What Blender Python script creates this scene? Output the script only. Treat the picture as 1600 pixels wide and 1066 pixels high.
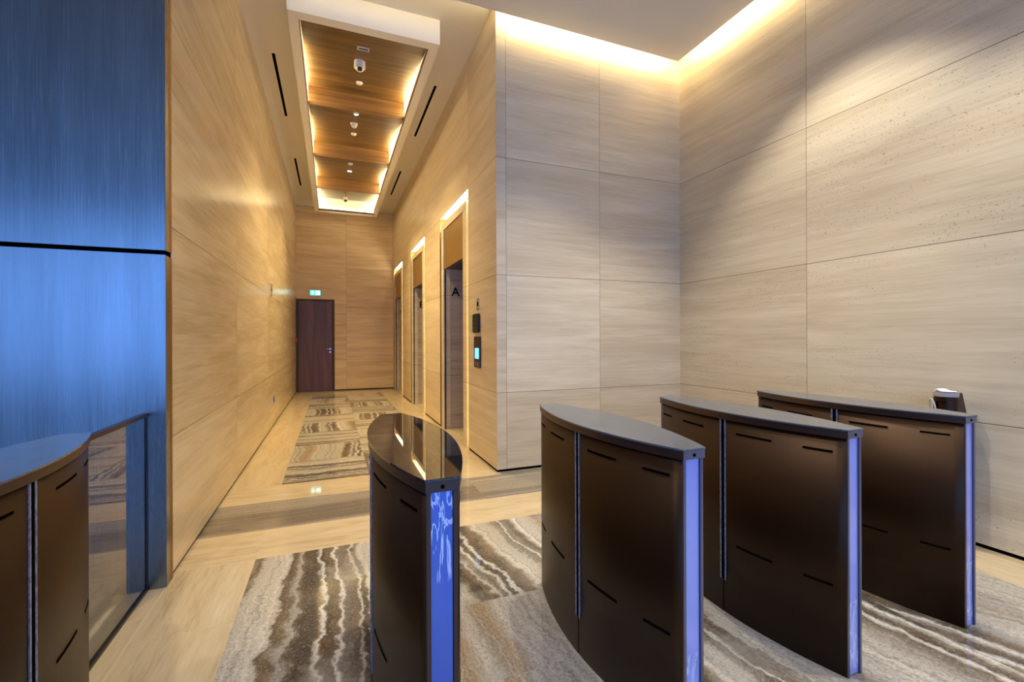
import bpy, bmesh, math, random
from mathutils import Vector, Matrix
random.seed(7)
for o in list(bpy.data.objects): bpy.data.objects.remove(o, do_unlink=True)
SC = bpy.context.scene
COL = SC.collection
R = math.radians

# ------------------------------------------------------------------ camera, world, exposure
cam_d = bpy.data.cameras.new('camera'); cam = bpy.data.objects.new('camera', cam_d); COL.objects.link(cam)
cam_d.sensor_width = 36.0; cam_d.sensor_fit = 'HORIZONTAL'
cam_d.lens = 710.625 / 1600 * 36.0
cam_d.shift_y = -5.05 / 1600
cam_d.clip_start = 0.02; cam_d.clip_end = 200
cam.matrix_world = Matrix.Translation((0, 0, 1.35)) @ Matrix.Rotation(R(-21.56), 4, 'Z') @ Matrix.Rotation(R(90), 4, 'X') @ Matrix.Rotation(R(-0.208), 4, 'Z')
SC.camera = cam

world = bpy.data.worlds.new('daylight_sky'); SC.world = world; world.use_nodes = True
bg = world.node_tree.nodes['Background']
bg.inputs['Color'].default_value = (0.17, 0.38, 1.0, 1)
bg.inputs['Strength'].default_value = 3.7

SC.view_settings.view_transform = 'Standard'
SC.view_settings.look = 'None'
SC.view_settings.gamma = 1.0
SC.view_settings.use_curve_mapping = False
SC.view_settings.exposure = 0.2
SC.cycles.max_bounces = 10; SC.cycles.diffuse_bounces = 6; SC.cycles.glossy_bounces = 5; SC.cycles.transmission_bounces = 6
SC.cycles.sample_clamp_indirect = 8.0
SC.cycles.caustics_reflective = False; SC.cycles.caustics_refractive = False

# main dimensions (metres); X across, Y into the corridor
XL, XR, YF, XC, YB, ZC = -.846, 1.531, 4.291, 3.844, 12.62, 4.712
ZP = 4.5            # underside of the lobby ceiling panel
YS = -5.0           # street side of the lobby
XW = -6.0           # far left of the lobby
YW = 2.99           # face of the metal wall

def light(name, kind, loc, rot, power, color, **kw):
    d = bpy.data.lights.new(name, kind); d.energy = power; d.color = color
    for k, v in kw.items(): setattr(d, k, v)
    o = bpy.data.objects.new(name, d); COL.objects.link(o); o.location = loc; o.rotation_euler = rot
    return o

# daylight comes in through the open glazed front behind the camera
portal = light('window_portal', 'AREA', (-1.1, YS + .05, 2.0), (R(90), 0, 0), 1, (1, 1, 1), shape='RECTANGLE', size=9.8, size_y=3.2)
portal.data.cycles.is_portal = True
# recessed downlights of the lobby ceiling panel
WARM = (1.0, .80, .56)
LOBBY_SPOTS = [(2.95, 2.35), (2.95, .55), (1.9, 2.7), (.4, 1.9), (.4, -.4), (2.95, -1.4), (-1.6, 1.2)]
for i, (x, y) in enumerate(LOBBY_SPOTS):
    light('lobby_downlight_beam', 'SPOT', (x, y, ZP - .02), (0, 0, 0), (205, 190, 190, 120, 60, 120, 120)[i], (1.0, .915, .74), spot_size=R(92), spot_blend=.45, shadow_soft_size=.05)

# beams of the lit oak-ceiling lamps, plus fill beams added below unlit round fittings
for y, z in ((6.66, 4.42), (8.69, 4.42), (9.28, 4.47), (7.62, 4.5), (6.13, 4.5)):
    light('corridor_lamp_and_fill_beam', 'SPOT', (.322, y, z), (0, 0, 0), 175, (1.0, .76, .38), spot_size=R(112), spot_blend=.8, shadow_soft_size=.04)

# ------------------------------------------------------------------ material helpers
def newmat(name):
    m = bpy.data.materials.new(name); m.use_nodes = True
    nt = m.node_tree; nt.nodes.clear()
    out = nt.nodes.new('ShaderNodeOutputMaterial'); b = nt.nodes.new('ShaderNodeBsdfPrincipled')
    nt.links.new(b.outputs[0], out.inputs[0])
    return m, nt, b
class G:
    def __init__(s, nt): s.nt = nt
    def put(s, sock, v):
        if isinstance(v, bpy.types.NodeSocket): s.nt.links.new(v, sock)
        elif v is not None: sock.default_value = v
    def math(s, op, a, b=None, c=None):
        n = s.nt.nodes.new('ShaderNodeMath'); n.operation = op
        s.put(n.inputs[0], a)
        if b is not None: s.put(n.inputs[1], b)
        if c is not None: s.put(n.inputs[2], c)
        return n.outputs[0]
    def pos(s):
        n = s.nt.nodes.new('ShaderNodeNewGeometry'); x = s.nt.nodes.new('ShaderNodeSeparateXYZ')
        s.nt.links.new(n.outputs['Position'], x.inputs[0]); return x.outputs
    def obj(s):
        n = s.nt.nodes.new('ShaderNodeTexCoord'); x = s.nt.nodes.new('ShaderNodeSeparateXYZ')
        s.nt.links.new(n.outputs['Object'], x.inputs[0]); return x.outputs
    def uv(s):
        n = s.nt.nodes.new('ShaderNodeTexCoord'); x = s.nt.nodes.new('ShaderNodeSeparateXYZ')
        s.nt.links.new(n.outputs['UV'], x.inputs[0]); return x.outputs
    def xyz(s, x, y, z):
        n = s.nt.nodes.new('ShaderNodeCombineXYZ')
        for i, v in enumerate((x, y, z)): s.put(n.inputs[i], v)
        return n.outputs[0]
    def noise(s, vec, scale=1, detail=3, rough=.5, dist=0, dim='3D'):
        n = s.nt.nodes.new('ShaderNodeTexNoise'); n.noise_dimensions = dim
        if dim == '1D': s.put(n.inputs['W'], vec)
        else: s.put(n.inputs['Vector'], vec)
        n.inputs['Scale'].default_value = scale; n.inputs['Detail'].default_value = detail
        n.inputs['Roughness'].default_value = rough; n.inputs['Distortion'].default_value = dist
        return n.outputs[0]
    def white(s, w):
        n = s.nt.nodes.new('ShaderNodeTexWhiteNoise'); n.noise_dimensions = '1D'; s.put(n.inputs['W'], w); return n.outputs[0]
    def ramp(s, f, stops, interp='LINEAR'):
        n = s.nt.nodes.new('ShaderNodeValToRGB'); r = n.color_ramp; r.interpolation = interp
        while len(r.elements) < len(stops): r.elements.new(.5)
        for e, (p, c) in zip(r.elements, stops):
            e.position = p; e.color = (c[0], c[1], c[2], 1) if isinstance(c, (tuple, list)) else (c, c, c, 1)
        s.put(n.inputs[0], f); return n.outputs[0]
    def mix(s, f, a, b, mode='MIX'):
        n = s.nt.nodes.new('ShaderNodeMix'); n.data_type = 'RGBA'; n.blend_type = mode
        s.put(n.inputs[0], f)
        for k, v in ((6, a), (7, b)):
            if isinstance(v, (tuple, list)): v = (v[0], v[1], v[2], 1)
            s.put(n.inputs[k], v)
        return n.outputs[2]
    def bump(s, h, strength, dist=.002):
        n = s.nt.nodes.new('ShaderNodeBump'); n.inputs['Strength'].default_value = strength; n.inputs['Distance'].default_value = dist
        s.put(n.inputs['Height'], h); return n.outputs[0]

def plain(name, col, rough=.5, metal=0, spec=.5, coat=0, emit=None, estr=0):
    m, nt, b = newmat(name)
    b.inputs['Base Color'].default_value = (*col, 1); b.inputs['Roughness'].default_value = rough
    b.inputs['Metallic'].default_value = metal; b.inputs['Specular IOR Level'].default_value = spec
    b.inputs['Coat Weight'].default_value = coat
    if emit: b.inputs['Emission Color'].default_value = (*emit, 1); b.inputs['Emission Strength'].default_value = estr
    return m

def stone(name, axis, vj, pits=.0, rough=.32, c0=(.68, .595, .44), c1=(.55, .455, .31), spec=.5, zj=(.797, 1.983, 3.167)):
    """honed travertine cladding: horizontal streaks, thin open joints at the panel edges"""
    m, nt, b = newmat(name); g = G(nt); P = g.pos()
    h = P[0] if axis == 'X' else P[1]; z = P[2]
    mask = None; cid = None
    for coord, js, k in ((h, vj, 3.17), (z, zj, 7.31)):
        for j in js:
            d = g.math('ABSOLUTE', g.math('SUBTRACT', coord, j)); l = g.math('LESS_THAN', d, .0022 if k > 5 else .0017)
            mask = l if mask is None else g.math('MAXIMUM', mask, l)
            s_ = g.math('MULTIPLY', g.math('GREATER_THAN', coord, j), k)
            cid = s_ if cid is None else g.math('ADD', cid, s_)
            k += .613
    rnd = g.white(cid)
    off = g.math('MULTIPLY', rnd, 40.)
    v1 = g.xyz(g.math('ADD', g.math('MULTIPLY', h, .55), off), off, g.math('MULTIPLY', z, 7.5))
    v2 = g.xyz(g.math('ADD', g.math('MULTIPLY', h, 2.2), off), 0., g.math('MULTIPLY', z, 46.))
    n1 = g.noise(v1, 1, 5, .6, .35); n2 = g.noise(v2, 1, 4, .65, .2)
    t = g.math('ADD', g.math('MULTIPLY', n1, .62), g.math('MULTIPLY', n2, .38))
    t = g.math('ADD', t, g.math('MULTIPLY', g.math('SUBTRACT', rnd, .5), .10))
    col = g.ramp(t, [(.36, c1), (.47, tuple((a * .45 + b_ * .55) for a, b_ in zip(c1, c0))), (.56, c0), (.68, tuple(min(1, a * 1.13) for a in c0))])
    hole = g.noise(g.xyz(g.math('MULTIPLY', h, 60.), off, g.math('MULTIPLY', z, 150.)), 1, 2, .5)
    zone = g.noise(g.xyz(g.math('MULTIPLY', h, .9), off, g.math('MULTIPLY', z, 3.)), 1, 3, .6)
    pit = g.math('MULTIPLY', g.math('GREATER_THAN', hole, .74 - pits * .04), g.math('GREATER_THAN', zone, .5))
    if pits: col = g.mix(g.math('MULTIPLY', pit, .75), col, (.16, .12, .08))
    col = g.mix(mask, col, (.10, .07, .045))
    g.put(b.inputs['Base Color'], col)
    g.put(b.inputs['Roughness'], g.math('ADD', g.math('MULTIPLY', n2, .14), rough))
    b.inputs['Specular IOR Level'].default_value = spec
    hh = g.math('SUBTRACT', g.math('MULTIPLY', n2, .25), g.math('MULTIPLY', mask, 1.))
    g.put(b.inputs['Normal'], g.bump(hh, .08, .003))
    return m

def floor_cream(name, along='Y'):
    m, nt, b = newmat(name); g = G(nt); U = g.uv()
    v1 = g.xyz(g.math('MULTIPLY', U[0], 9.), g.math('MULTIPLY', U[1], 1.1), 0.)
    v2 = g.xyz(g.math('MULTIPLY', U[0], 60.), g.math('MULTIPLY', U[1], 6.), 3.)
    t = g.math('ADD', g.math('MULTIPLY', g.noise(v1, 1, 5, .6, .5), .6), g.math('MULTIPLY', g.noise(v2, 1, 4, .6), .4))
    col = g.ramp(t, [(.34, (.47, .36, .215)), (.47, (.59, .475, .305)), (.58, (.64, .53, .355)), (.7, (.71, .62, .45))])
    g.put(b.inputs['Base Color'], col)
    b.inputs['Roughness'].default_value = .10
    g.put(b.inputs['Roughness'], g.ramp(t, [(.3, .03), (.7, .06)]))
    return m

def floor_marble(name, swirl=.1, freq=1.0, dark=0., fine=1., grainy=1.):
    """polished grey-brown veined stone; UV v runs along the grain, UV u across it"""
    m, nt, b = newmat(name); g = G(nt); U = g.uv(); u, v = U[0], U[1]
    w1 = g.noise(g.xyz(g.math('MULTIPLY', u, 1.5), g.math('MULTIPLY', v, 1.0), 0.), 1, 2, .5)
    w2 = g.noise(g.xyz(g.math('MULTIPLY', u, 9.), g.math('MULTIPLY', v, 9.), 5.), 1, 5, .7)
    w = g.math('ADD', u, g.math('MULTIPLY', g.math('SUBTRACT', w1, .5), swirl * 3.6))
    wf = g.math('ADD', w, g.math('MULTIPLY', g.math('SUBTRACT', w2, .5), min(.16, swirl * .9)))
    wf = g.math('MULTIPLY', wf, freq)
    band = g.noise(wf, 2.6, 2, .5, 0, '1D')
    col = g.ramp(band, [(.32, (.16, .125, .09)), (.40, (.24, .20, .155)), (.445, (.33, .28, .22)), (.465, (.56, .51, .43)), (.53, (.50, .45, .37)), (.60, (.60, .55, .47)), (.64, (.40, .33, .24)), (.70, (.27, .215, .16)), (.78, (.17, .135, .10))])
    lines = g.noise(wf, 6.5, 2, .5, 0, '1D')
    vein = g.ramp(g.math('ABSOLUTE', g.math('SUBTRACT', lines, .5)), [(.004, 1.), (.020, 0.)])
    col = g.mix(g.math('MULTIPLY', vein, .8), col, (.80, .76, .68))
    w3 = g.math('ADD', wf, g.math('MULTIPLY', g.math('SUBTRACT', w2, .5), .03))
    dk = g.ramp(g.noise(w3, 26. * fine, 3, .6, 0, '1D'), [(.36, .58), (.50, 1.0)])
    col = g.mix(.5, col, dk, 'MULTIPLY')
    grain = g.noise(g.xyz(g.math('MULTIPLY', u, 70.), g.math('MULTIPLY', v, 45.), 1.), 1, 5, .8)
    col = g.mix(g.ramp(grain, [(.38, .45), (.50, 0.)]), col, (.14, .11, .085))
    col = g.mix(g.ramp(grain, [(.52, 0.), (.68, .5 * grainy)]), col, (.80, .76, .68))
    cloud = g.noise(g.xyz(g.math('MULTIPLY', u, 2.4), g.math('MULTIPLY', v, 2.1), 9.), 1, 4, .6)
    col = g.mix(g.ramp(cloud, [(.52, 0.), (.66, .45)]), col, (.58, .47, .33))
    if dark: col = g.mix(dark, col, (.185, .163, .136))
    g.put(b.inputs['Base Color'], col)
    b.inputs['Roughness'].default_value = .07
    return m

def wood(name, c0, c1, axis, rough=.35, sc=1.):
    m, nt, b = newmat(name); g = G(nt); P = g.pos()
    s = [38 * sc, 38 * sc, 38 * sc]; s['XYZ'.index(axis)] = 1.3
    v = g.xyz(*[g.math('MULTIPLY', P[i], s[i]) for i in range(3)])
    s2 = [9 * sc] * 3; s2['XYZ'.index(axis)] = .5
    v2 = g.xyz(*[g.math('MULTIPLY', P[i], s2[i]) for i in range(3)])
    t = g.math('ADD', g.math('MULTIPLY', g.noise(v, 1, 5, .65), .55), g.math('MULTIPLY', g.noise(v2, 1, 3, .5, .4), .45))
    g.put(b.inputs['Base Color'], g.ramp(t, [(.38, c1), (.62, c0)]))
    b.inputs['Roughness'].default_value = rough
    g.put(b.inputs['Normal'], g.bump(t, .15, .002))
    return m

def brushed(name, col, rough, axis='Z', metal=1., var=.25, amp=.12):
    """brushed metal with the brush marks running along axis"""
    m, nt, b = newmat(name); g = G(nt); P = g.pos()
    s = [260., 260., 260.]; s['XYZ'.index(axis)] = 3.
    n = g.noise(g.xyz(*[g.math('MULTIPLY', P[i], s[i]) for i in range(3)]), 1, 3, .6)
    s = [7., 7., 7.]; s['XYZ'.index(axis)] = .8
    n2 = g.noise(g.xyz(*[g.math('MULTIPLY', P[i], s[i]) for i in range(3)]), 1, 4, .6)
    t = g.math('ADD', g.math('MULTIPLY', n, .5), g.math('MULTIPLY', n2, .5))
    g.put(b.inputs['Base Color'], g.ramp(t, [(.3, tuple(c * (1 - var) for c in col)), (.7, tuple(min(1, c * (1 + var)) for c in col))]))
    g.put(b.inputs['Roughness'], g.math('ADD', g.math('MULTIPLY', n, amp), rough - amp / 2))
    b.inputs['Metallic'].default_value = metal
    return m

def floor_field(name):
    """the large lobby slabs: broad brown and pale bands along the slab with crinkled white veins; u is the distance across the slabs"""
    m, nt, b = newmat(name); g = G(nt); U = g.uv(); u, v = U[0], U[1]
    w1 = g.noise(g.xyz(g.math('MULTIPLY', u, 1.3), g.math('MULTIPLY', v, 1.1), 0.), 1, 2, .5)
    w2 = g.noise(g.xyz(g.math('MULTIPLY', u, 11.), g.math('MULTIPLY', v, 9.), 5.), 1, 4, .65)
    w3 = g.noise(g.xyz(g.math('MULTIPLY', u, 45.), g.math('MULTIPLY', v, 32.), 2.), 1, 3, .7)
    w = g.math('ADD', u, g.math('MULTIPLY', g.math('SUBTRACT', w1, .5), .22))
    w = g.math('ADD', w, g.math('MULTIPLY', g.math('SUBTRACT', w2, .5), .11))
    w = g.math('ADD', w, g.math('MULTIPLY', g.math('SUBTRACT', w3, .5), .018))
    D, Gy, L, L2, W, O, D2 = (.085, .066, .048), (.21, .185, .155), (.46, .435, .39), (.57, .54, .485), (.76, .74, .69), (.38, .285, .175), (.16, .12, .08)
    A = [(-.50, O), (-.435, D2), (-.41, L), (-.25, L2), (-.235, D), (-.20, D2), (-.17, L), (-.155, D2), (-.13, D), (-.065, D), (-.043, W), (-.028, D), (.02, D2), (.036, W), (.052, Gy), (.12, D2), (.134, W), (.147, D), (.170, D), (.185, L2), (.42, L), (.52, O), (.60, L2), (.89, L), (.915, D), (.98, D2), (1.0, W), (1.012, Gy), (1.045, Gy), (1.062, W), (1.08, D), (1.10, D)]
    B = [(1.10, D), (1.12, W), (1.14, D), (1.21, D2), (1.24, L2), (1.34, L), (1.40, D2), (1.415, W), (1.43, Gy), (1.50, D2), (1.54, W), (1.56, L2), (1.66, L), (1.70, O), (1.74, Gy), (1.79, D2), (1.82, L), (1.90, Gy), (1.96, L), (2.06, L2), (2.12, Gy), (2.18, L2), (2.27, L), (2.33, Gy), (2.40, L), (2.46, L2), (2.58, Gy), (2.66, L2), (2.86, L), (3.0, D2), (3.03, W), (3.05, D)]
    C = [(3.05, D), (3.10, D2), (3.14, W), (3.16, D), (3.22, D2), (3.26, L), (3.34, L2), (3.44, L)]
    def rp(S):
        lo, hi = S[0][0], S[-1][0]
        f = g.math('DIVIDE', g.math('SUBTRACT', w, lo), hi - lo)
        return g.ramp(f, [((x - lo) / (hi - lo), c) for x, c in S])
    col = g.mix(g.math('GREATER_THAN', w, 1.10), rp(A), rp(B))
    col = g.mix(g.math('GREATER_THAN', w, 3.05), col, rp(C))
    fine = g.noise(g.math('ADD', g.math('MULTIPLY', w, 22.), g.math('MULTIPLY', w3, .5)), 1.6, 3, .6, 0, '1D')
    col = g.mix(.55, col, g.ramp(fine, [(.38, .55), (.47, .95), (.55, 1.05), (.64, 1.32)]), 'MULTIPLY')
    grain = g.noise(g.xyz(g.math('MULTIPLY', u, 85.), g.math('MULTIPLY', v, 60.), 1.), 1, 5, .85)
    col = g.mix(g.ramp(grain, [(.40, .5), (.50, 0.)]), col, (.11, .085, .06))
    col = g.mix(g.ramp(grain, [(.53, 0.), (.66, .42)]), col, (.74, .70, .62))
    cloud = g.noise(g.xyz(g.math('MULTIPLY', u, 2.6), g.math('MULTIPLY', v, 2.1), 9.), 1, 4, .6)
    col = g.mix(g.ramp(cloud, [(.52, 0.), (.66, .26)]), col, (.42, .33, .22))
    col = g.mix(g.ramp(cloud, [(.36, .45), (.46, 0.)]), col, (.48, .44, .37))
    g.put(b.inputs['Base Color'], col); b.inputs['Roughness'].default_value = .08
    return m

M = {}
M['travertine_left'] = stone('travertine_left', 'Y', (5.0, 7.25, 9.5, 11.75), pits=.0, rough=.17, c0=(.70, .585, .40), c1=(.55, .435, .265))
M['travertine_lift'] = stone('travertine_lift', 'Y', (5.30, 8.07, 10.83), pits=.0, c0=(.70, .59, .42), c1=(.55, .44, .285))
M['travertine_front'] = stone('travertine_front', 'X', (1.636, 2.736), pits=.5)
M['travertine_right'] = stone('travertine_right', 'Y', (2.74, .4, -1.9), pits=1.6)
M['travertine_back'] = stone('travertine_back', 'X', (.344,), pits=0., c0=(.74, .58, .34), c1=(.56, .405, .20))
M['travertine_ring'] = stone('travertine_ring', 'Y', (), pits=0., zj=(.797, 1.983))
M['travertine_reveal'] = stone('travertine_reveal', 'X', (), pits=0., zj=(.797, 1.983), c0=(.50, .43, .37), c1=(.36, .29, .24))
M['cream'] = floor_cream('cream_floor_stone')
M['marble_field'] = floor_field('veined_floor_stone')
M['marble_band'] = floor_marble('striped_floor_stone', swirl=.035, freq=1.5, dark=.1, grainy=.5)
M['marble_cross'] = floor_marble('grey_brown_band_stone', swirl=.03, freq=.8, dark=.62, grainy=.5)
M['marble_dark'] = floor_marble('unseen_dark_floor', swirl=.1, freq=1.0, dark=.85)
M['marble_swirl'] = floor_marble('swirled_floor_stone', swirl=.22, freq=1.3, dark=.12, grainy=.6)
M['brass'] = plain('brass_strip', (.60, .52, .38), .85, 0, spec=.1)
M['black'] = plain('black_gap', (.004, .003, .003), 1., spec=0.)
M['plaster'] = plain('ceiling_plaster', (.74, .72, .68), .85, spec=.2)
M['plaster_white'] = plain('raft_paint', (.80, .77, .70), .8, spec=.2)
M['plaster_grey'] = plain('grey_panel_paint', (.30, .29, .25), .7)
M['oak'] = wood('oak_veneer', (.205, .115, .030), (.07, .035, .008), 'X', .38)
M['oak_riser'] = wood('oak_veneer_riser', (.25, .135, .045), (.12, .06, .02), 'X', .38)
M['walnut'] = wood('walnut_veneer', (.17, .085, .052), (.075, .036, .024), 'Z', .4)
M['walnut_frame'] = wood('dark_walnut', (.075, .038, .026), (.03, .016, .012), 'Z', .55)
M['bluesteel'] = brushed('brushed_dark_steel', (.22, .25, .26), .26, 'Z', 1, .25)
M['bronze_edge'] = brushed('bronze_edge', (.30, .17, .055), .4, 'Z', 1, .1)
M['bronze'] = brushed('bronze_panel', (.036, .0145, .0035), .44, 'Z', .65, .12, .06)
M['bronze_frame'] = plain('bronze_frame', (.085, .055, .045), .4, .8)
M['bronze_transom'] = brushed('bronze_transom', (.42, .27, .10), .45, 'X', .9, .1)
M['pale_band'] = plain('pale_band', (.40, .37, .36), .55)
M['end_bronze_sky_tint'] = plain('end_bronze_sky_tint', (.22, .22, .32), .3, .9)  # bronze with the window's blue reflection put into its colour
M['gold'] = plain('gold_metal', (.85, .55, .18), .3, 1)
M['darkmetal'] = plain('dark_metal', (.03, .028, .03), .35, .6)
M['steel'] = brushed('lift_door_steel', (.4, .36, .32), .3, 'Z', 1, .1)
M['white_plastic'] = plain('white_plastic', (.75, .73, .69), .4)
M['black_plastic'] = plain('black_plastic', (.012, .012, .013), .3)
M['chrome'] = plain('satin_chrome', (.62, .60, .57), .25, 1)
M['led'] = plain('led_warm_white', (1, .9, .7), .5, emit=(1.0, .77, .40), estr=52)
M['led_end'] = plain('led_end_light', (1, .9, .7), .5, emit=(1.0, .84, .52), estr=5)
M['led_cove'] = plain('led_cove_warm', (1, .85, .6), .5, emit=(1.0, .80, .44), estr=36)
M['led_cove_low'] = plain('led_cove_corridor', (1, .85, .6), .5, emit=(1.0, .85, .55), estr=20)
M['led_head'] = plain('led_header', (1, .95, .85), .5, emit=(1.0, .88, .66), estr=20)
M['led_side'] = plain('led_side', (1, .8, .5), .5, emit=(1.0, .66, .20), estr=10)
M['screen'] = plain('blue_lit_screen', (.1, .4, .8), .3, emit=(.12, .52, 1.0), estr=1.6)
M['sign_teal'] = plain('exit_sign_teal', (.05, .5, .45), .4, emit=(.04, .80, .72), estr=2.2)
M['sign_white'] = plain('exit_sign_white', (.9, 1, 1), .4, emit=(.85, 1., 1.), estr=3.2)
M['lens'] = plain('lit_lens', (1, 1, 1), .4, emit=(.8, .9, 1.0), estr=5)
M['red'] = plain('red_plastic', (.6, .02, .02), .4)
M['pale_green'] = plain('pale_green_notice', (.50, .58, .32), .5)
M['paper'] = plain('white_paper', (.85, .88, .92), .8)
M['cable'] = plain('beige_cable', (.62, .60, .55), .5)
M['brush'] = None
m, nt, b = newmat('torn_blue_film_edge'); g = G(nt); P = g.pos()
n = g.noise(g.xyz(g.math('MULTIPLY', P[0], 90.), g.math('MULTIPLY', P[1], 90.), g.math('MULTIPLY', P[2], 55.)), 1, 3, .7)
g.put(b.inputs['Base Color'], g.ramp(n, [(.40, (.12, .12, .16)), (.6, (.27, .28, .36))])); b.inputs['Roughness'].default_value = .5
M['brush'] = m
# turnstile top: black glass with wiped dust marks
m, nt, b = newmat('black_glass_top'); g = G(nt); P = g.obj()
sm = g.noise(g.xyz(g.math('MULTIPLY', P[0], 5.), g.math('MULTIPLY', P[1], 2.2), 0.), 1, 5, .6, 1.6)
inf = bpy.data.materials.new; oi = nt.nodes.new('ShaderNodeObjectInfo')
streak = g.ramp(g.math('ABSOLUTE', g.math('SUBTRACT', sm, .5)), [(.0, .10), (.012, .0), (.2, .0)])
g.put(b.inputs['Base Color'], g.mix(streak, (.010, .011, .014), (.45, .47, .52)))
g.put(b.inputs['Roughness'], g.ramp(sm, [(.35, .008), (.7, .03)]))
b.inputs['Specular IOR Level'].default_value = .9
M['glass_top'] = m
m, nt, b = newmat('dusty_black_top'); g = G(nt); P = g.obj()
sm = g.noise(g.xyz(g.math('MULTIPLY', P[0], 9.), g.math('MULTIPLY', P[1], 2.6), 4.), 1, 5, .6, .8)
g.put(b.inputs['Base Color'], g.ramp(sm, [(.4, (.070, .088, .12)), (.62, (.10, .12, .155))]))
g.put(b.inputs['Roughness'], g.ramp(sm, [(.35, .12), (.7, .22)]))
b.inputs['Specular IOR Level'].default_value = .9
M['dusty_top'] = m
# protective film on the end panels: clear film with the sky reflection painted in blue, and one with blue film partly peeled
def film(name, base, peel):
    m, nt, b = newmat(name); g = G(nt); P = g.obj()
    n = g.noise(g.xyz(g.math('MULTIPLY', P[0], 26.), 0., g.math('MULTIPLY', P[2], 5.)), 1, 3, .55, 1.4)
    l = g.ramp(g.math('ABSOLUTE', g.math('SUBTRACT', n, .5)), [(.03, 1.), (.045, 0.)])
    zone = g.ramp(P[2], [(peel[0], 0.), (peel[0] + .03, 1.)])
    z2 = g.ramp(P[2], [(peel[1], 1.), (min(1, peel[1] + .02), 0.)])
    k = g.math('MULTIPLY', g.math('MULTIPLY', l, zone), z2)
    g.put(b.inputs['Base Color'], g.mix(k, base, (.62, .72, 1.0)))
    b.inputs['Metallic'].default_value = .35; g.put(b.inputs['Roughness'], g.math('ADD', .22, g.math('MULTIPLY', k, .3)))
    b.inputs['Coat Weight'].default_value = .6; b.inputs['Coat Roughness'].default_value = .08
    return m
M['film_blue'] = film('blue_protective_film', (.06, .16, .62), (.70, .93))
M['film_sky_tint'] = film('clear_film_sky_tint', (.38, .46, 1.0), (.02, .28))
m, nt, b = newmat('grey_reflective_glass')
b.inputs['Base Color'].default_value = (.30, .33, .34, 1); b.inputs['Transmission Weight'].default_value = 1.0
b.inputs['Roughness'].default_value = 0.0; b.inputs['IOR'].default_value = 2.1
M['glass'] = m

# ------------------------------------------------------------------ mesh helpers
def finish(name, bm, mat, parent=None, smooth=False):
    bmesh.ops.recalc_face_normals(bm, faces=bm.faces)
    me = bpy.data.meshes.new(name); bm.to_mesh(me); bm.free()
    for mt in (mat if isinstance(mat, (list, tuple)) else [mat]): me.materials.append(mt)
    if smooth:
        for p in me.polygons: p.use_smooth = True
    o = bpy.data.objects.new(name, me); COL.objects.link(o)
    if parent: o.parent = parent
    return o
def box(bm, x0, x1, y0, y1, z0, z1, bev=0):
    r = bmesh.ops.create_cube(bm, size=1)
    for v in r['verts']:
        v.co = Vector(((x0 + x1) / 2 + v.co.x * (x1 - x0), (y0 + y1) / 2 + v.co.y * (y1 - y0), (z0 + z1) / 2 + v.co.z * (z1 - z0)))
    if bev:
        es = list({e for v in r['verts'] for e in v.link_edges})
        bmesh.ops.bevel(bm, geom=es, offset=bev, segments=2, affect='EDGES', clamp_overlap=True)
    return bm
def boxes(lst, bev=0):
    bm = bmesh.new()
    for b_ in lst: box(bm, *b_, bev=bev)
    return bm
def cyl(bm, c, r0, r1, h, axis='Z', seg=28, caps=True):
    r = bmesh.ops.create_cone(bm, cap_ends=caps, segments=seg, radius1=r0, radius2=r1, depth=h)
    rot = {'Z': Matrix(), 'X': Matrix.Rotation(R(90), 4, 'Y'), 'Y': Matrix.Rotation(R(-90), 4, 'X')}[axis]
    for v in r['verts']: v.co = rot @ v.co + Vector(c)
    return bm
def prism(bm, pts, z0, z1):
    lo = [bm.verts.new((x, y, z0)) for x, y in pts]; hi = [bm.verts.new((x, y, z1)) for x, y in pts]
    n = len(pts); bm.faces.new(lo[::-1]); bm.faces.new(hi)
    for i in range(n): bm.faces.new((lo[i], lo[(i + 1) % n], hi[(i + 1) % n], hi[i]))
    return bm
def tube(bm, pts, r, seg=8):
    rings = []
    for i, p in enumerate(pts):
        p = Vector(p); d = (Vector(pts[min(i + 1, len(pts) - 1)]) - Vector(pts[max(i - 1, 0)])).normalized()
        a = d.orthogonal().normalized() if not rings else (rings[-1][1] - d * rings[-1][1].dot(d)).normalized(); c = d.cross(a)
        rings.append(([bm.verts.new(p + r * (a * math.cos(t) + c * math.sin(t))) for t in [2 * math.pi * k / seg for k in range(seg)]], a))
    for (A, _), (B, _) in zip(rings, rings[1:]):
        for k in range(seg): bm.faces.new((A[k], A[(k + 1) % seg], B[(k + 1) % seg], B[k]))
    bm.faces.new(rings[0][0][::-1]); bm.faces.new(rings[-1][0])
    return bm
def tag(o, label, cat, group=None):
    o['label'] = label; o['category'] = cat; o['kind'] = 'thing'
    if group: o['group'] = group
    return o
def thing(name, label, cat, loc=(0, 0, 0), group=None):
    o = bpy.data.objects.new(name, None); COL.objects.link(o); o.location = loc; o.empty_display_size = .1
    return tag(o, label, cat, group)
def struct(name, bm, m):
    o = finish(name, bm, m); o['kind'] = 'structure'; return o
def text_mesh(name, txt, size, loc, rot, mat, parent, ext=.003):
    c = bpy.data.curves.new(name, 'FONT'); c.body = txt; c.size = size; c.extrude = ext; c.align_x = 'CENTER'; c.offset = size * .006
    t = bpy.data.objects.new(name + '_tmp', c); COL.objects.link(t)
    bpy.context.view_layer.update()
    me = bpy.data.meshes.new_from_object(t.evaluated_get(bpy.context.evaluated_depsgraph_get()))
    bpy.data.objects.remove(t); me.materials.clear(); me.materials.append(mat)
    o = bpy.data.objects.new(name, me); COL.objects.link(o); o.location = loc; o.rotation_euler = rot
    if parent: o.parent = parent
    return o

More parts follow.
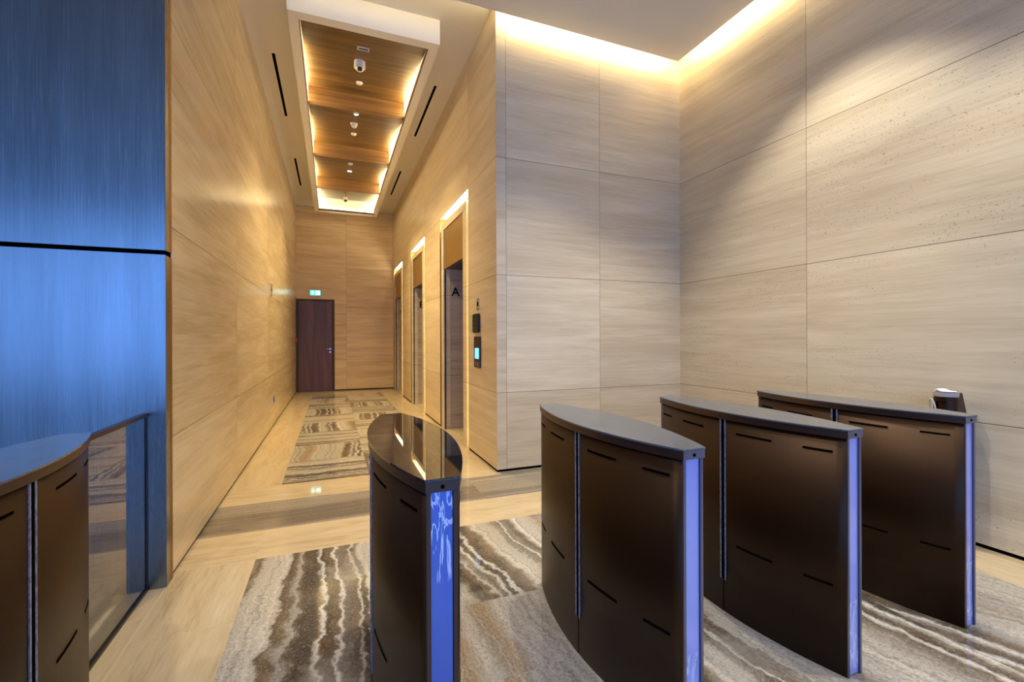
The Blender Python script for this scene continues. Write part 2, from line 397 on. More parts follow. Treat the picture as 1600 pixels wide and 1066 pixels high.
# ------------------------------------------------------------------ floor (one mesh, tiles as faces with their own grain offsets)
FM = [M['cream'], M['marble_field'], M['marble_band'], M['marble_swirl'], M['black'], M['marble_cross'], M['marble_dark']]
bm = bmesh.new(); uvl = bm.loops.layers.uv.new('UVMap')
def tile(x0, x1, y0, y1, mi, grain='Y', off=None, rot=0., flip=1):
    vs = [bm.verts.new((x, y, 0)) for x, y in ((x0, y0), (x1, y0), (x1, y1), (x0, y1))]
    f = bm.faces.new(vs); f.material_index = mi
    ou, ov = off if off else (random.uniform(-40, 40), random.uniform(-40, 40))
    c, s = math.cos(rot), math.sin(rot)
    for l in f.loops:
        x, y = l.vert.co.x, l.vert.co.y
        x, y = x * c - y * s, x * s + y * c
        l[uvl].uv = ((x * flip + ou, y + ov) if grain == 'Y' else (y * flip + ou, x + ov))
def cream(x0, x1, y0, y1, grain='Y', step=1.2):
    if grain == 'Y':
        y = y0
        while y < y1 - 1e-4: tile(x0, x1, y, min(y + step, y1), 0, 'Y'); y += step
    else:
        x = x0
        while x < x1 - 1e-4: tile(x, min(x + step, x1), y0, y1, 0, 'X'); x += step
# corridor
cream(XL - .06, -.44, 4.69, YB + .21, 'Y', 1.6); cream(1.13, XR + .08, 4.69, YB + .21, 'Y', 1.6)
cream(XR + .08, 2.3, 4.69, YB + .05, 'Y', 2.)
cream(-.44, 1.13, 11.8, YB + .21, 'X', .8)
ys = [4.69, 5.51, 6.30, 7.13, 7.90, 8.70, 9.45, 10.25, 11.0, 11.8]
bH = [.90, 1.75, .25, 1.3, -.3]; bS = [.35, 1.0, -.4, .2]
for i in range(9):
    if i % 2 == 0: tile(-.44, .335, ys[i], ys[i + 1], 1, 'X', (bH[i // 2] - ys[i], 3.3 * i), rot=.0)
    else: tile(-.44, .335, ys[i], ys[i + 1], 1, 'Y', (bS[i // 2] + .44, 5.1 * i), rot=.0)
ys = [4.69, 5.66, 6.57, 7.13, 7.95, 8.60, 9.45, 10.1, 11.0, 11.8]
bH = [.1, 1.5, .75, -.3, 1.2]; bS = [1.2, .55, -.35, .9, .2]
for i in range(9):
    if i % 2 == 1: tile(.335, 1.13, ys[i], ys[i + 1], 1, 'X', (bH[i // 2] - ys[i], 2.7 * i), rot=.0)
    else: tile(.335, 1.13, ys[i], ys[i + 1], 1, 'Y', (bS[i // 2] - .335, 4.1 * i), rot=.0)
cream(XL - .06, XR + .03, 4.235, 4.69, 'X', 1.5)
# cross band and cream border
tile(XL - .06, 1.2, 3.625, 4.235, 5, 'X', (3.1, 2.0), .0); tile(1.2, XC + .05, 3.625, 4.235, 5, 'X', (17.3, 8.), .0)
tile(XR + .03, XC + .05, 4.235, YF + .06, 5, 'X')
cream(-.44, XC + .05, 3.165, 3.625, 'X', 1.35); tile(XL - .06, -.44, 3.165, 3.625, 0, 'X')
# lobby field: veins run towards the corridor
cream(XL, -.44, YS, 3.165, 'Y', 1.25)
cream(3.44, XC + .05, YS, 3.165, 'Y', 1.25)
rows = [3.165, 2.22, 1.69, .75, -.2, -1.1, -2.1, -3.1, -4.1, YS]
cols = [-.44, .62, 1.68, 2.56, 3.44]
fo = {0: (.0, 4.0), 1: (.0, 7.5), 2: (.25, 1.2), 3: (.30, 9.)}
for j in range(len(rows) - 1):
    for i in range(4):
        ou, ov = fo[i]
        if j >= 1: ou += (.01, -.36, .12, -.10)[i] + .05 * (j - 1)
        tile(cols[i], cols[i + 1], rows[j + 1], rows[j], 1, 'Y', (ou, ov), -.10 * i)
# left of the brass strip
cream(-1.30, XL, YS, 3.165, 'Y', 1.1)
tile(XW, -1.30, 2.6, 3.165, 0, 'X')
for j in range(8):
    for i in range(3): tile((XW, -4.4, -2.8)[i], (-4.4, -2.8, -1.30)[i], YS + .95 * j, YS + .95 * (j + 1), 6, 'Y')  # unseen dark floor, added to darken the metal wall's lower reflection
fl = struct('floor', bm, FM)
struct('trim_1', boxes([(XL - .004, XL + .004, YS, YW, -.004, .0008)]), M['brass'])

# ------------------------------------------------------------------ walls
Z0 = .026
struct('wall_left', boxes([(-1.15, XL, 3.10, YB + .2, Z0, ZC)]), M['travertine_left'])
struct('baseboard_left', boxes([(-1.13, XL - .012, 3.0995, YB + .18, 0, Z0)]), M['black'])
struct('wall_back', boxes([(.056, XR + .04, YB, YB + .2, Z0, ZC), (XL, .056, YB, YB + .2, 2.352, ZC)]), M['travertine_back'])
struct('baseboard_back_and_light_block', boxes([(.06, XR + .5, YB + .012, YB + .18, 0, Z0), (XL, .055, YB + .11, YB + .18, 0, 2.35)]), M['black'])  # includes a tall unseen box added behind the door to block sky light
struct('wall_front', boxes([(XR + .0005, XC, YF, YF + .3, Z0, 4.95)]), M['travertine_front'])
struct('wall_right', boxes([(XC, XC + .25, YS, YF + .3, Z0, 4.95)]), M['travertine_right'])
struct('baseboard_front', boxes([(XR + .012, XC + .011, YF + .012, YF + .2, 0, Z0)]), M['black'])
struct('baseboard_right', boxes([(XC + .012, XC + .2, YS, YF + .2, 0, Z0)]), M['black'])
# lift wall with three tall openings
LIFT_Y = (5.295, 8.065, 10.835); LW = 1.565; LH = 3.155
bl = []; y = YF + .012
for ly in LIFT_Y:
    bl.append((XR, XR + .6, y, ly, Z0, ZC)); bl.append((XR, XR + .6, ly, ly + LW, LH, ZC)); y = ly + LW
bl.append((XR, XR + .6, y, YB + .02, Z0, ZC))
bl[0] = (XR, XR + .4, YF + .001, LIFT_Y[0], Z0, ZC)
struct('wall_lift', boxes(bl), M['travertine_lift'])
bl = []; y = YF + .012
for ly in LIFT_Y: bl.append((XR + .012, XR + .5, y, ly, 0, Z0)); y = ly + LW
struct('baseboard_lift', boxes(bl), M['black'])
# metal wall left of the corridor: lower and upper sheets with an open joint, on a dark core
struct('wall_metal', boxes([(XW, XL + .004, YW, YW + .06, .0, 1.808), (XW, XL + .004, YW, YW + .06, 1.832, 4.95)], bev=.002), M['bluesteel'])
struct('wall_metal_core', boxes([(XW, XL - .003, YW + .05, 3.099, 0, 4.95)]), M['black'])
struct('trim_2', boxes([(XL - .003, XL + .0035, YW + .0605, 3.0995, .0, 1.804), (XL - .003, XL + .0035, YW + .0605, 3.0995, 1.836, ZC)]), M['bronze_edge'])
# lobby outer walls out of view
struct('wall_side', boxes([(XW - .2, XW, YS, YW + .1, 0, 4.95)]), M['plaster'])
# glazed front behind the camera: mullions; head and sill shaped to darken the metal wall's reflection
fr = [(XW, XC, YS - .1, YS, 3.6, 4.95), (XW, XC, YS - .1, YS, 0, .40)]
for x in (-5.95, -4.0, -2.0, 0, 2.0, 3.75): fr.append((x, x + .08, YS - .1, YS, .40, 3.6))
struct('window_1', boxes(fr), M['darkmetal'])

# ------------------------------------------------------------------ ceilings
struct('ceiling', boxes([(XW - .2, XC + .25, YS - .1, 4.12, 4.95, 5.05), (XR + .6, XC + .25, 4.12, YF + .3, 4.95, 5.05), (-1.15, XR + .6, 4.12, YB + .2, ZC, ZC + .1)]), M['plaster'])
struct('ceiling_panel', boxes([(XW, 3.684, YS, 4.130, ZP, ZP + .06)]), M['plaster'])
o = finish('cove_light_strip', boxes([(XR + .02, 3.62, 4.098, 4.124, ZP + .061, ZP + .13)]), M['led_cove']); tag(o, 'warm hidden cove light above the ceiling edge along the end wall', 'light strip', 'cove lights round the lobby ceiling')
o = finish('cove_light_strip', boxes([(XL + .05, XR - .02, 4.02, 4.05, ZP + .061, ZP + .085)]), M['led_cove_low']); tag(o, 'warm hidden cove light above the ceiling edge at the corridor mouth', 'light strip', 'cove lights round the lobby ceiling')
o = finish('cove_light_strip', boxes([(3.652, 3.678, YS + .3, 4.05, ZP + .061, ZP + .13)]), M['led_cove']); tag(o, 'warm hidden cove light above the ceiling edge along the right stone wall', 'light strip', 'cove lights round the lobby ceiling')

# downlights of the lobby (fixtures for the beams above)
def ring_bm(c, ro, ri, h):
    bm = bmesh.new(); n = 28; V = []
    for k in range(n):
        a = 2 * math.pi * k / n; ca, sa = math.cos(a), math.sin(a)
        V.append([bm.verts.new((c[0] + r * ca, c[1] + r * sa, z)) for r, z in ((ro, c[2]), (ro, c[2] - h), (ri, c[2] - h), (ri, c[2]))])
    for k in range(n):
        A, B = V[k], V[(k + 1) % n]
        for j in range(4): bm.faces.new((A[j], A[(j + 1) % 4], B[(j + 1) % 4], B[j]))
    return bm
for i, (x, y) in enumerate(LOBBY_SPOTS):
    o = finish('downlight', ring_bm((x, y, ZP), .06, .05, .006), M['white_plastic']); tag(o, 'round recessed downlight in the lobby ceiling above the turnstiles', 'ceiling light', 'lobby downlights')

# linear air slots in the corridor ceiling
for (x, y, lab) in ((-.635, 6.0, 'black linear air slot in the left of the ceiling, nearer the camera'), (-.635, 9.35, 'black linear air slot in the left of the ceiling, near the end wall'),
                    (1.29, 6.0, 'black linear air slot in the ceiling right of the oak raft, nearer the camera'), (1.29, 9.32, 'black linear air slot in the ceiling right of the oak raft, near the end wall')):
    t = thing('linear_air_slot', lab, 'air vent', (x, y, ZC), 'linear air slots in the corridor ceiling')
    finish('slot_opening', boxes([(-.018, .018, 0, 1.63, -.003, .0)]), M['black'], t)
    finish('slot_trim', boxes([(-.024, -.018, -.006, 1.636, -.005, 0), (.018, .024, -.006, 1.636, -.005, 0), (-.018, .018, -.006, 0, -.005, 0), (-.018, .018, 1.63, 1.636, -.005, 0)]), M['plaster_white'], t)

# ------------------------------------------------------------------ ceiling raft with oak saw-tooth panels
raft = thing('ceiling_raft', 'long cream ceiling raft holding stepped oak panels with glowing edges', 'ceiling feature', (0, 0, 4.45))
x0, x1, y0, y1 = -.39, 1.07, 4.75, 12.12; ix0, ix1, iy0, iy1 = -.295, .970, 4.865, 12.02; T = ZC - 4.45
finish('raft_frame', boxes([(x0, x1, y0, iy0, 0, T), (x0, x1, iy1, y1, 0, T), (x0, ix0, iy0, iy1, 0, .02), (ix1, x1, iy0, iy1, 0, .02),
                            (x0, x0 + .02, iy0, iy1, .02, T), (x1 - .02, x1, iy0, iy1, .02, T)]), M['plaster_white'], raft)
finish('inner_lining', boxes([(ix0 + .0005, ix0 + .009, iy0, iy1, .001, .055), (ix1 - .009, ix1 - .0005, iy0, iy1, .001, .055), (ix0, ix1, iy0 + .0005, iy0 + .009, .001, .04), (ix0, ix1, iy1 - .12, iy1 - .0005, .03, .05)]), M['oak'], raft)
ry = [4.875, 6.57, 8.38, 10.19]
px0, px1 = ix0 + .012, ix1 - .012
for i in range(3):
    a, b_ = ry[i], ry[i + 1]; za = .02; zb = .235
    bm = bmesh.new(); t_ = .012
    prof = [(a, za), (b_ - .004, zb), (b_ - .004, zb + t_), (a, za + t_)]
    L = [bm.verts.new((px0, y, z)) for y, z in prof]; Rr = [bm.verts.new((px1, y, z)) for y, z in prof]
    bm.faces.new(L); bm.faces.new(Rr[::-1])
    for k in range(4): bm.faces.new((L[k], Rr[k], Rr[(k + 1) % 4], L[(k + 1) % 4]))
    finish('oak_panel', bm, M['oak'], raft)
    finish('oak_riser', boxes([(px0, px1, b_ - .004, b_ + .010, .004, zb + t_)]), M['oak_riser'], raft)
bm = bmesh.new(); a, b_ = ry[3] + .012, 11.55
prof = [(a, .06), (b_, .21), (b_, .222), (a, .072)]
L = [bm.verts.new((px0 + .05, y, z)) for y, z in prof]; Rr = [bm.verts.new((px1 - .05, y, z)) for y, z in prof]
bm.faces.new(L); bm.faces.new(Rr[::-1])
for k in range(4): bm.faces.new((L[k], Rr[k], Rr[(k + 1) % 4], L[(k + 1) % 4]))
finish('end_panel', bm, M['plaster_grey'], raft)['label'] = 'pale grey end panel'
finish('end_backing', boxes([(ix0, ix1, ry[3] + .012, iy1, .245, .255)]), M['plaster_white'], raft)
# side light lines behind the lining
for nm, xa, xb in (('left', ix0 - .030, ix0 - .012), ('right', ix1 + .012, ix1 + .030)):
    finish('light_line', boxes([(xa, xb, iy0 + .01, iy1 - .02, .062, .085)]), M['led'], raft)
finish('light_line', boxes([(ix0 + .03, ix1 - .03, iy1 - .06, iy1 - .03, .062, .085)]), M['led_end'], raft)

def zpan(y):
    for i in range(3):
        if ry[i] <= y < ry[i + 1]: return 4.45 + .02 + .215 * (y - ry[i]) / (ry[i + 1] - .004 - ry[i])
# ceiling exit-light module, dome cameras, detectors
t = thing('ceiling_vent', 'small rectangular white fitting at the near end of the oak ceiling', 'ceiling fitting', (.325, 5.20, zpan(5.20) - .001))
finish('fitting_frame', boxes([(-.062, .062, -.032, -.022, -.012, 0), (-.062, .062, .022, .032, -.012, 0), (-.062, -.052, -.022, .022, -.012, 0), (.052, .062, -.022, .022, -.012, 0)]), M['white_plastic'], t)
finish('fitting_face', boxes([(-.052, .052, -.022, .022, -.006, 0)]), M['darkmetal'], t); VENT = t
SLOPE = math.atan(.215 / 1.70)
def on_panel(t): t.rotation_euler = (SLOPE, 0, 0); t.location.z = zpan(t.location.y) - .0015
def dome_camera(loc, label, drop=.0, sc=1.):
    t = thing('dome_camera', label, 'security camera', loc, 'security cameras on the oak ceiling')
    b1 = bmesh.new(); on_panel(t); cyl(b1, (0, 0, -.0375), .066 * sc, .060 * sc, .075); finish('housing', b1, M['white_plastic'], t, True).modifiers.new('e', 'EDGE_SPLIT')
    b2 = bmesh.new(); bmesh.ops.create_uvsphere(b2, u_segments=24, v_segments=14, radius=.052 * sc)
    for v in b2.verts: v.co.z = v.co.z * .95 - .066
    e = finish('eyeball', b2, M['white_plastic'], t, True)
    b3 = bmesh.new(); cyl(b3, (0, -.036 * sc, -.098), .026 * sc, .026 * sc, .03, 'Z'); l = finish('lens', b3, M['black_plastic'], e)
    b4 = bmesh.new(); cyl(b4, (0, 0, -.068), .0555 * sc, .0555 * sc, .012); finish('collar', b4, M['black_plastic'], t)
    return t
dome_camera((.305, 5.53, zpan(5.53)), 'large white dome camera on the nearest oak ceiling panel')
def disc(loc, r, label, name='ceiling_speaker', mat=None, cat='ceiling fitting', group='round ceiling fittings on the oak panels'):
    t = thing(name, label, cat, loc, group)
    on_panel(t); b1 = bmesh.new(); cyl(b1, (0, 0, -.011), r * .85, r, .022); finish('rim', b1, M['white_plastic'], t)
    b2 = bmesh.new(); cyl(b2, (0, 0, -.0245), r * .55, r * .6, .006); finish('centre', b2, mat or M['plaster_white'], t)
disc((.333, 6.13, zpan(6.13)), .042, 'white round fitting on the nearest oak ceiling panel, behind the dome camera')
t = thing('smoke_detector', 'white smoke detector on the second oak ceiling panel', 'smoke detector', (.31, 7.12, zpan(7.12)))
on_panel(t); on_panel(VENT); b1 = bmesh.new(); cyl(b1, (0, 0, -.015), .045, .052, .03); finish('base', b1, M['white_plastic'], t)
b1 = bmesh.new(); cyl(b1, (0, 0, -.048), .026, .042, .03); finish('chamber', b1, M['white_plastic'], t)
b1 = bmesh.new(); cyl(b1, (0, 0, -.0315), .043, .043, .003); finish('vent_band', b1, M['darkmetal'], t)
disc((.325, 7.62, zpan(7.62)), .042, 'white round fitting behind the smoke detector on the second oak panel')
disc((.318, 6.66, zpan(6.66)), .040, 'small bluish white lamp at the near edge of the second oak panel', 'pin_light', M['lens'], 'ceiling light')
disc((.316, 8.69, zpan(8.69)), .045, 'white round fitting at the near edge of the third oak panel')
t = thing('square_ceiling_lamp', 'small square bluish white lamp on the third oak ceiling panel', 'ceiling light', (.32, 9.28, zpan(9.28)))
on_panel(t); finish('lamp_frame', boxes([(-.042, .042, -.042, .042, -.012, 0)]), M['white_plastic'], t)
finish('lamp_lens', boxes([(-.032, .032, -.032, .032, -.016, -.012)]), M['lens'], t)
t = thing('pendant_camera', 'small camera on a bronze stem below the far end of the oak ceiling', 'security camera', (.28, 10.6, 4.40))
b1 = bmesh.new(); cyl(b1, (0, 0, .0925), .028, .028, .105); finish('stem', b1, M['bronze_transom'], t, False)
b1 = bmesh.new(); cyl(b1, (0, 0, .01), .046, .042, .06); finish('housing', b1, M['white_plastic'], t)
b1 = bmesh.new(); bmesh.ops.create_uvsphere(b1, u_segments=20, v_segments=12, radius=.036)
for v in b1.verts: v.co.z -= .025
finish('lens_dome', b1, M['black_plastic'], t, True)

# ------------------------------------------------------------------ lift portals
def lift(y0, letter, label):
    t = thing('lift_portal', label, 'lift doorway', (XR, y0, 0), 'lift doorways in the right corridor wall')
    a, b_, c, d = .095, .257, 1.330, 1.470     # gap | ring | opening | ring | gap
    top, hd = 3.030, 2.945
    # stone portal ring
    finish('portal_frame', boxes([(0, .10, a, b_, 0, hd), (0, .10, c, d, 0, hd), (0, .10, a, d, hd, top)], bev=.0015), M['travertine_ring'], t)
    # dark recess behind the ring
    finish('recess_back', boxes([(.10, .13, 0, a, 0, LH), (.10, .13, d, LW, 0, LH), (.10, .13, a, d, top - .02, LH)]), M['bronze_transom'], t)
    finish('recess_edge', boxes([(.0, .10, 0, .008, 0, LH), (.0, .10, LW - .008, LW, 0, LH)]), M['bronze_transom'], t)
    finish('side_light', boxes([(.014, .034, .0085, .012, .02, LH - .15)]), M['led_side'], t)['label'] = 'golden glowing strip'
    finish('header_light', boxes([(.030, .095, .04, LW - .06, top + .004, top + .024)]), M['led_head'], t)['label'] = 'white glowing header strip'
    # transom and niche
    finish('transom', boxes([(.014, .04, b_, c, 2.37, hd)]), M['bronze_transom'], t)
    finish('soffit', boxes([(.04, .62, b_ - .02, c + .02, 2.37, 2.39)]), M['darkmetal'], t)
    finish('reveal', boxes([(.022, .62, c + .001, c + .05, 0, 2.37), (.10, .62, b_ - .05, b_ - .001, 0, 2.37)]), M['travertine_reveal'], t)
    finish('reveal_edge', boxes([(.016, .034, c - .006, c + .002, 0, 2.37)]), M['darkmetal'], t)
    dr = finish('lift_door', boxes([(.52, .55, b_, (b_ + c) / 2 - .002, .002, 2.36), (.52, .55, (b_ + c) / 2 + .002, c, .002, 2.36)], bev=.001), M['steel'], t)
    text_mesh('lift_letter', letter, .183, (.182, c - .003, 1.977), (R(90), 0, 0), M['black'], t)
    return t
lift(LIFT_Y[0], 'A', 'lift doorway marked A, nearest the camera, with glowing header')
lift(LIFT_Y[1], 'B', 'middle lift doorway with a letter on its reveal, between the two others')
lift(LIFT_Y[2], 'C', 'farthest lift doorway next to the end wall of the corridor')

# lift controls on the pier nearest the camera
t = thing('card_sensor', 'small steel sensor plate above the black keypad by lift A', 'wall sensor', (XR, 4.915, 1.732))
finish('plate', boxes([(-.004, 0, -.048, .048, -.066, .066)], bev=.001), M['chrome'], t)
finish('sensor_eye', boxes([(-.006, -.004, -.018, .018, -.022, .022)]), M['black'], t)
t = KP = thing('lift_keypad', 'black keypad panel on the stone pier beside lift A', 'keypad', (XR, 4.94, 1.515))
kb = finish('body', boxes([(-.030, 0, -.105, .105, -.108, .108)], bev=.008), M['black_plastic'], t)
for r_ in range(4):
    for c_ in range(3):
        if r_ < 3 or c_ == 1: finish('key', boxes([(-.0315, -.030, -.055 + c_ * .05 - .017, -.055 + c_ * .05 + .017, .07 - r_ * .048 - .014, .07 - r_ * .048 + .014)]), M['darkmetal'], kb)
t = thing('notice', 'pale green printed notice behind the black keypad', 'notice', (XR, 5.12, 1.515))
finish('sheet', boxes([(-.003, 0, -.105, .14, -.108, .108)]), M['pale_green'], t)
bl = [(-.0036, -.003, -.085 + (k % 3) * .075, -.085 + (k % 3) * .075 + .05, .085 - (k // 3) * .024, .091 - (k // 3) * .024) for k in range(24)]
finish('print', boxes(bl), M['darkmetal'], t)
t = thing('call_panel', 'dark bronze lift call panel with lit blue screen', 'control panel', (XR, 4.924, 1.19))
finish('plate', boxes([(-.012, 0, -.12, .12, -.175, .175)], bev=.003), M['bronze_frame'], t)
finish('screen', boxes([(-.0135, -.012, -.070, .075, -.075, .045)]), M['screen'], t)['label'] = 'lit blue screen'
finish('card_reader', boxes([(-.0135, -.012, -.075, .075, .075, .150)]), M['black_plastic'], t)
finish('button', boxes([(-.0145, -.012, -.06, -.02, -.16, -.11)]), M['chrome'], t)
finish('button', boxes([(-.0145, -.012, .02, .06, -.16, -.11)]), M['chrome'], t)

# ------------------------------------------------------------------ end-wall door, sign and small wall fittings
fr = struct('door_1', boxes([(-.785, -.009, YB + .012, YB + .055, .006, 2.302)]), M['walnut'])
struct('trim_3', boxes([(XL + .0003, -.785, YB - .004, YB + .10, 0, 2.352), (-.009, .056, YB - .004, YB + .10, 0, 2.352), (-.785, -.009, YB - .004, YB + .10, 2.302, 2.352), (-.785, -.009, YB + .056, YB + .10, 0, 2.302)]), M['walnut_frame'])
bm = bmesh.new(); tube(bm, [(-.052, YB + .012, 1.077), (-.052, YB - .040, 1.077), (-.062, YB - .05, 1.077), (-.175, YB - .05, 1.077)], .010)
h = finish('door_handle', bm, M['chrome'], fr, True)
bm = bmesh.new(); cyl(bm, (-.052, YB + .009, 1.077), .024, .024, .006, 'Y'); finish('handle_rose', bm, M['chrome'], fr)
bm = bmesh.new(); cyl(bm, (-.052, YB + .009, 1.0), .020, .020, .006, 'Y'); finish('lock_cylinder', bm, M['chrome'], fr)

t = thing('exit_sign', 'lit teal emergency exit sign above the walnut door', 'exit sign', (-.40, YB, 2.513))
finish('sign_body', boxes([(-.128, .128, -.03, 0, -.068, .068)], bev=.002), M['darkmetal'], t)
finish('sign_face', boxes([(-.122, .122, -.032, -.030, -.062, .062)]), M['sign_teal'], t)
bm = bmesh.new()   # arrow pointing up
for pts in ([(-.065, .048), (-.105, .004), (-.078, .004), (-.078, -.045), (-.052, -.045), (-.052, .004), (-.025, .004)],):
    lo = [bm.verts.new((x, -.0322, z)) for x, z in pts]; hi = [bm.verts.new((x, -.0335, z)) for x, z in pts]
    bm.faces.new(lo); bm.faces.new(hi[::-1])
    for k in range(len(pts)): bm.faces.new((lo[k], lo[(k + 1) % len(pts)], hi[(k + 1) % len(pts)], hi[k]))
finish('arrow', bm, M['sign_white'], t)
finish('doorway_symbol', boxes([(.020, .105, -.0335, -.0322, -.048, .048)]), M['sign_white'], t)
bm = bmesh.new(); cyl(bm, (.066, -.0345, .030), .010, .010, .002, 'Y')
for seg in ([(.064, .016), (.054, -.010)], [(.054, -.010), (.070, -.022)], [(.070, -.022), (.066, -.040)], [(.054, -.010), (.038, -.024)], [(.038, -.024), (.028, -.024)], [(.064, .016), (.084, .006)], [(.064, .014), (.044, .010)], [(.044, .010), (.040, -.004)]):
    tube(bm, [(p[0], -.0345, p[1]) for p in seg], .0045, 6)
finish('running_figure', bm, M['sign_teal'], t)

t = thing('hall_lantern', 'slim gold indicator fixed to the left corridor wall at head height', 'wall indicator', (XL, 7.5, 2.065))
bm = bmesh.new(); pts = [(.0, .095), (.018, .085), (.026, .05), (.020, .02), (.020, -.02), (.026, -.05), (.018, -.085), (0, -.095)]
A_ = [bm.verts.new((x, -.045, z)) for x, z in pts]; B_ = [bm.verts.new((x, .045, z)) for x, z in pts]
bm.faces.new(A_); bm.faces.new(B_[::-1])
for k in range(len(pts)): bm.faces.new((A_[k], A_[(k + 1) % 8], B_[(k + 1) % 8], B_[k]))
finish('gold_body', bm, M['gold'], t)
finish('indicator_lens', boxes([(.020, .028, -.03, .03, -.015, .015)]), M['black_plastic'], t)
t = thing('fire_call_point', 'red fire alarm call point at the far end of the left wall', 'fire alarm', (XL, 12.46, 1.31))
finish('box', boxes([(0, .028, -.045, .045, -.048, .048)], bev=.004), M['red'], t)
finish('press_plate', boxes([(.028, .030, -.025, .025, -.025, .025)]), M['white_plastic'], t)
t = thing('wall_socket', 'small low socket plate on the left corridor wall near the floor', 'socket', (XL, 7.845, .418))
finish('plate', boxes([(0, .008, -.07, .07, -.05, .05)], bev=.002), M['chrome'], t)
finish('outlet', boxes([(.008, .010, -.05, -.005, -.03, .03)]), M['black_plastic'], t); finish('outlet', boxes([(.008, .010, .005, .05, -.03, .03)]), M['black_plastic'], t)

# ------------------------------------------------------------------ turnstiles
YM, HL = 1.73, .545
def hw(y, k=0.): return .040 + k + .099 * (1 - ((y - YM) / .55) ** 2)
def outline(k, e, n=26):
    a, b_ = YM - HL - e, YM + HL + e
    ys = [a + (b_ - a) * i / n for i in range(n + 1)]
    return [(hw(y, k), y - YM) for y in ys] + [(-hw(y, k), y - YM) for y in ys[::-1]]
def curved_strip(y0, y1, z0, z1, side, th=.0018, n=5, k=0.):
    bm = bmesh.new(); prev = None
    for i in range(n + 1):
        y = y0 + (y1 - y0) * i / n; x = hw(y, k)
        q = [bm.verts.new((side * xx, y - YM, z)) for xx, z in ((x - .002, z0), (x + th, z0), (x + th, z1), (x - .002, z1))]
        if prev:
            for j in range(4): bm.faces.new((prev[j], prev[(j + 1) % 4], q[(j + 1) % 4], q[j]))
        else: bm.faces.new(q)
        prev = q
    bm.faces.new(prev[::-1]); return bm
def turnstile(film_mat, top_mat, end_mat):
    t = thing('turnstile', '', 'turnstile', (0, YM, 0), 'speed-gate turnstiles across the lobby')
    # body: two curved shells with end posts; the near end is recessed for the film panel
    bm = bmesh.new(); a, b_ = -HL, HL
    ys = [a + (b_ - a) * i / 30 for i in range(31)]
    pts = [(hw(y + YM), y) for y in ys] + [(-hw(y + YM), y) for y in ys[::-1]]
    w0 = pts[-1][0]
    # notch at near end
    pts = pts[:] + [(-.040 + .010, a), (-.030, a + .012), (.030, a + .012), (.030, a)]
    prism(bm, pts, 0, .945)
    body = finish('body', bm, M['bronze'], t)
    for p in body.data.polygons: p.use_smooth = abs(p.normal.x) > .5
    finish('end_film_panel', boxes([(-.029, .029, a + .004, a + .0125, .004, .944)]), film_mat, t)['label'] = 'end panel under protective film'
    finish('end_frame', boxes([(-.042, -.030, a - .003, a + .010, 0, .945), (.030, .042, a - .003, a + .010, 0, .945)], bev=.001), end_mat, t)
    finish('end_cap', boxes([(-.045, .045, -HL - .0075, -HL - .0055, .9465, .9745)]), end_mat, t)
    bm = bmesh.new(); prism(bm, outline(.006, .006), .946, .975)
    sk = finish('lid_skirt', bm, M['bronze_frame'], t)
    bm = bmesh.new(); prism(bm, outline(.009, .009), .9755, .982)
    bmesh.ops.bevel(bm, geom=[e for e in bm.edges if e.calc_length() > .001 and abs(e.verts[0].co.z - e.verts[1].co.z) < 1e-5 and e.verts[0].co.z > .98], offset=.0015, segments=1, affect='EDGES')
    finish('glass_lid', bm, top_mat, t)
    bm = bmesh.new(); cyl(bm, (.0, -HL - .008, .960), .0055, .0055, .003, 'Y', 16); finish('end_screw', bm, M['black'], t)
    for side in (-1, 1):
        finish('wing_slit', curved_strip(1.694, 1.716, .160, .944, side, .0016), M['black'], t)
        for y0, y1 in ((1.688, 1.6955), (1.7145, 1.723)):
            finish('slit_lip', curved_strip(y0, y1, .158, .9445, side, .0035), M['brush'], t)['label'] = 'torn pale blue film edge along the slit'
        finish('panel_joint', curved_strip(1.704, 1.7065, .0, .158, side, .0008), M['black'], t)
        for z in (.886, .347):
            for y0, y1 in ((1.23, 1.333), (1.457, 1.63), (1.835, 2.008), (2.13, 2.236)):
                finish('sensor_slot', curved_strip(y0, y1, z - .0045, z + .0045, side, .0012), M['black'], t)
    return t
def copy_thing(src):
    r = src.copy(); COL.objects.link(r)
    for ch in list(src.children):
        c = ch.copy(); COL.objects.link(c); c.parent = r
    return r
labels = ['turnstile at the far left beside the glass barrier, cut off by the picture edge',
          'turnstile left of centre with a mirror-black top and peeling bright blue film on its end',
          'turnstile in the middle, left one of the three standing close together',
          'second turnstile from the right, between two others',
          'rightmost turnstile, nearest the right stone wall']
TX = [-.935, .268, 1.112, 1.93, 2.752]
p_clear = turnstile(M['film_sky_tint'], M['dusty_top'], M['end_bronze_sky_tint']); p_blue = turnstile(M['film_blue'], M['glass_top'], M['bronze_frame'])
for i, x in enumerate(TX):
    o = p_blue if i == 1 else (p_clear if i == 0 else copy_thing(p_clear))
    o.location = (x, YM, 0); o['label'] = labels[i]

# glass barrier between the left turnstile and the metal wall
t = thing('glass_barrier', 'low grey glass barrier in bronze framing between the left turnstile and the metal wall', 'glass barrier', (-.935, 2.285, 0))
L_ = YW - 2.287
finish('glass_pane', boxes([(-.005, .005, .012, L_ - .012, .018, .932)]), M['glass'], t)
finish('top_rail', boxes([(-.018, .012, 0, L_ - .001, .932, .952)], bev=.001), M['bronze_frame'], t)
finish('floor_channel', boxes([(-.014, .014, 0, L_ - .001, 0, .018)], bev=.001), M['darkmetal'], t)
finish('end_post', boxes([(-.008, .008, L_ - .012, L_ - .001, .018, .932)]), M['darkmetal'], t)

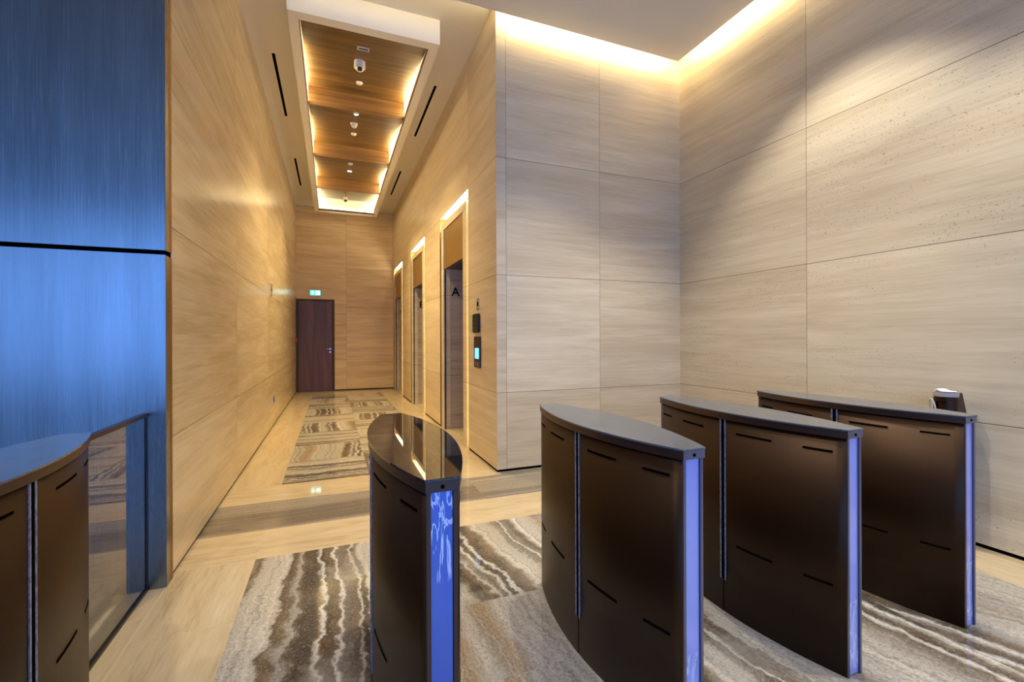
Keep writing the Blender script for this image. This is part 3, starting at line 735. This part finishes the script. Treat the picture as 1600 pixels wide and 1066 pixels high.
# bronze post by the right wall, behind the rightmost turnstile
t = thing('bronze_post', 'round dark bronze post against the right wall behind the rightmost turnstile', 'post', (3.70, 1.71, 0))
bm = bmesh.new(); cyl(bm, (0, 0, .48), .060, .060, .96, seg=40); finish('post_body', bm, M['bronze'], t, True).modifiers.new('e', 'EDGE_SPLIT')
bm = bmesh.new(); cyl(bm, (0, 0, .974), .0635, .0635, .026, seg=40); finish('top_band', bm, M['pale_band'], t, True).modifiers.new('e', 'EDGE_SPLIT')
finish('front_groove', boxes([(-.0605, -.055, .014, .022, .3, .925), (-.0605, -.055, -.03, .022, .925, .929)]), M['black'], t)
bm = bmesh.new(); P1 = [(.02, -.055, .985), (.064, -.055, .985), (.138, -.055, .78), (.138, -.055, 0), (.02, -.055, 0)]
a_ = [bm.verts.new(p) for p in P1]; c_ = [bm.verts.new((p[0], p[1] + .06, p[2])) for p in P1]
bm.faces.new(a_); bm.faces.new(c_[::-1])
for k in range(5): bm.faces.new((a_[k], a_[(k + 1) % 5], c_[(k + 1) % 5], c_[k]))
finish('tapered_fin', bm, M['bronze_frame'], t)
bm = bmesh.new(); rr = random.Random(3)
n = 10; top = []; N_ = []
for i in range(n + 1):
    row = []
    for j in range(n + 1):
        x, y = -.062 + .115 * i / n, -.062 + .12 * j / n
        k = max(0, (x * x + y * y) ** .5 - .055)
        z = .9925 + .018 * max(0, 1 - abs(y - .028) / .03) * (1 - abs(x) * 6 if abs(x) < .15 else 0) + rr.uniform(0, .002)
        row.append(bm.verts.new((x * (.055 / max(.055, (x * x + y * y) ** .5)), y * (.055 / max(.055, (x * x + y * y) ** .5)), z)))
    N_.append(row)
for i in range(n):
    for j in range(n):
        try: bm.faces.new((N_[i][j], N_[i + 1][j], N_[i + 1][j + 1], N_[i][j + 1]))
        except ValueError: pass
o = finish('paper_scrap', bm, M['paper'], None, True); o.location = (3.70, 1.71, 0); s_ = o.modifiers.new('s', 'SOLIDIFY'); s_.thickness = .0012; s_.offset = 1
tag(o, 'crumpled white paper lying on top of the bronze post', 'paper')
bm = bmesh.new(); tube(bm, [(-.050, .056, .60), (-.052, .060, .88), (-.053, .062, .925), (-.060, .056, .940), (-.066, .044, .940), (-.069, .032, .925), (-.069, .024, .895), (-.068, .020, .86), (-.067, .018, .60)], .0045, 8)
o = finish('loose_cable', bm, M['cable'], None, True); o.location = (3.70, 1.71, 0); tag(o, 'looped beige cable sticking out beside the bronze post', 'cable')
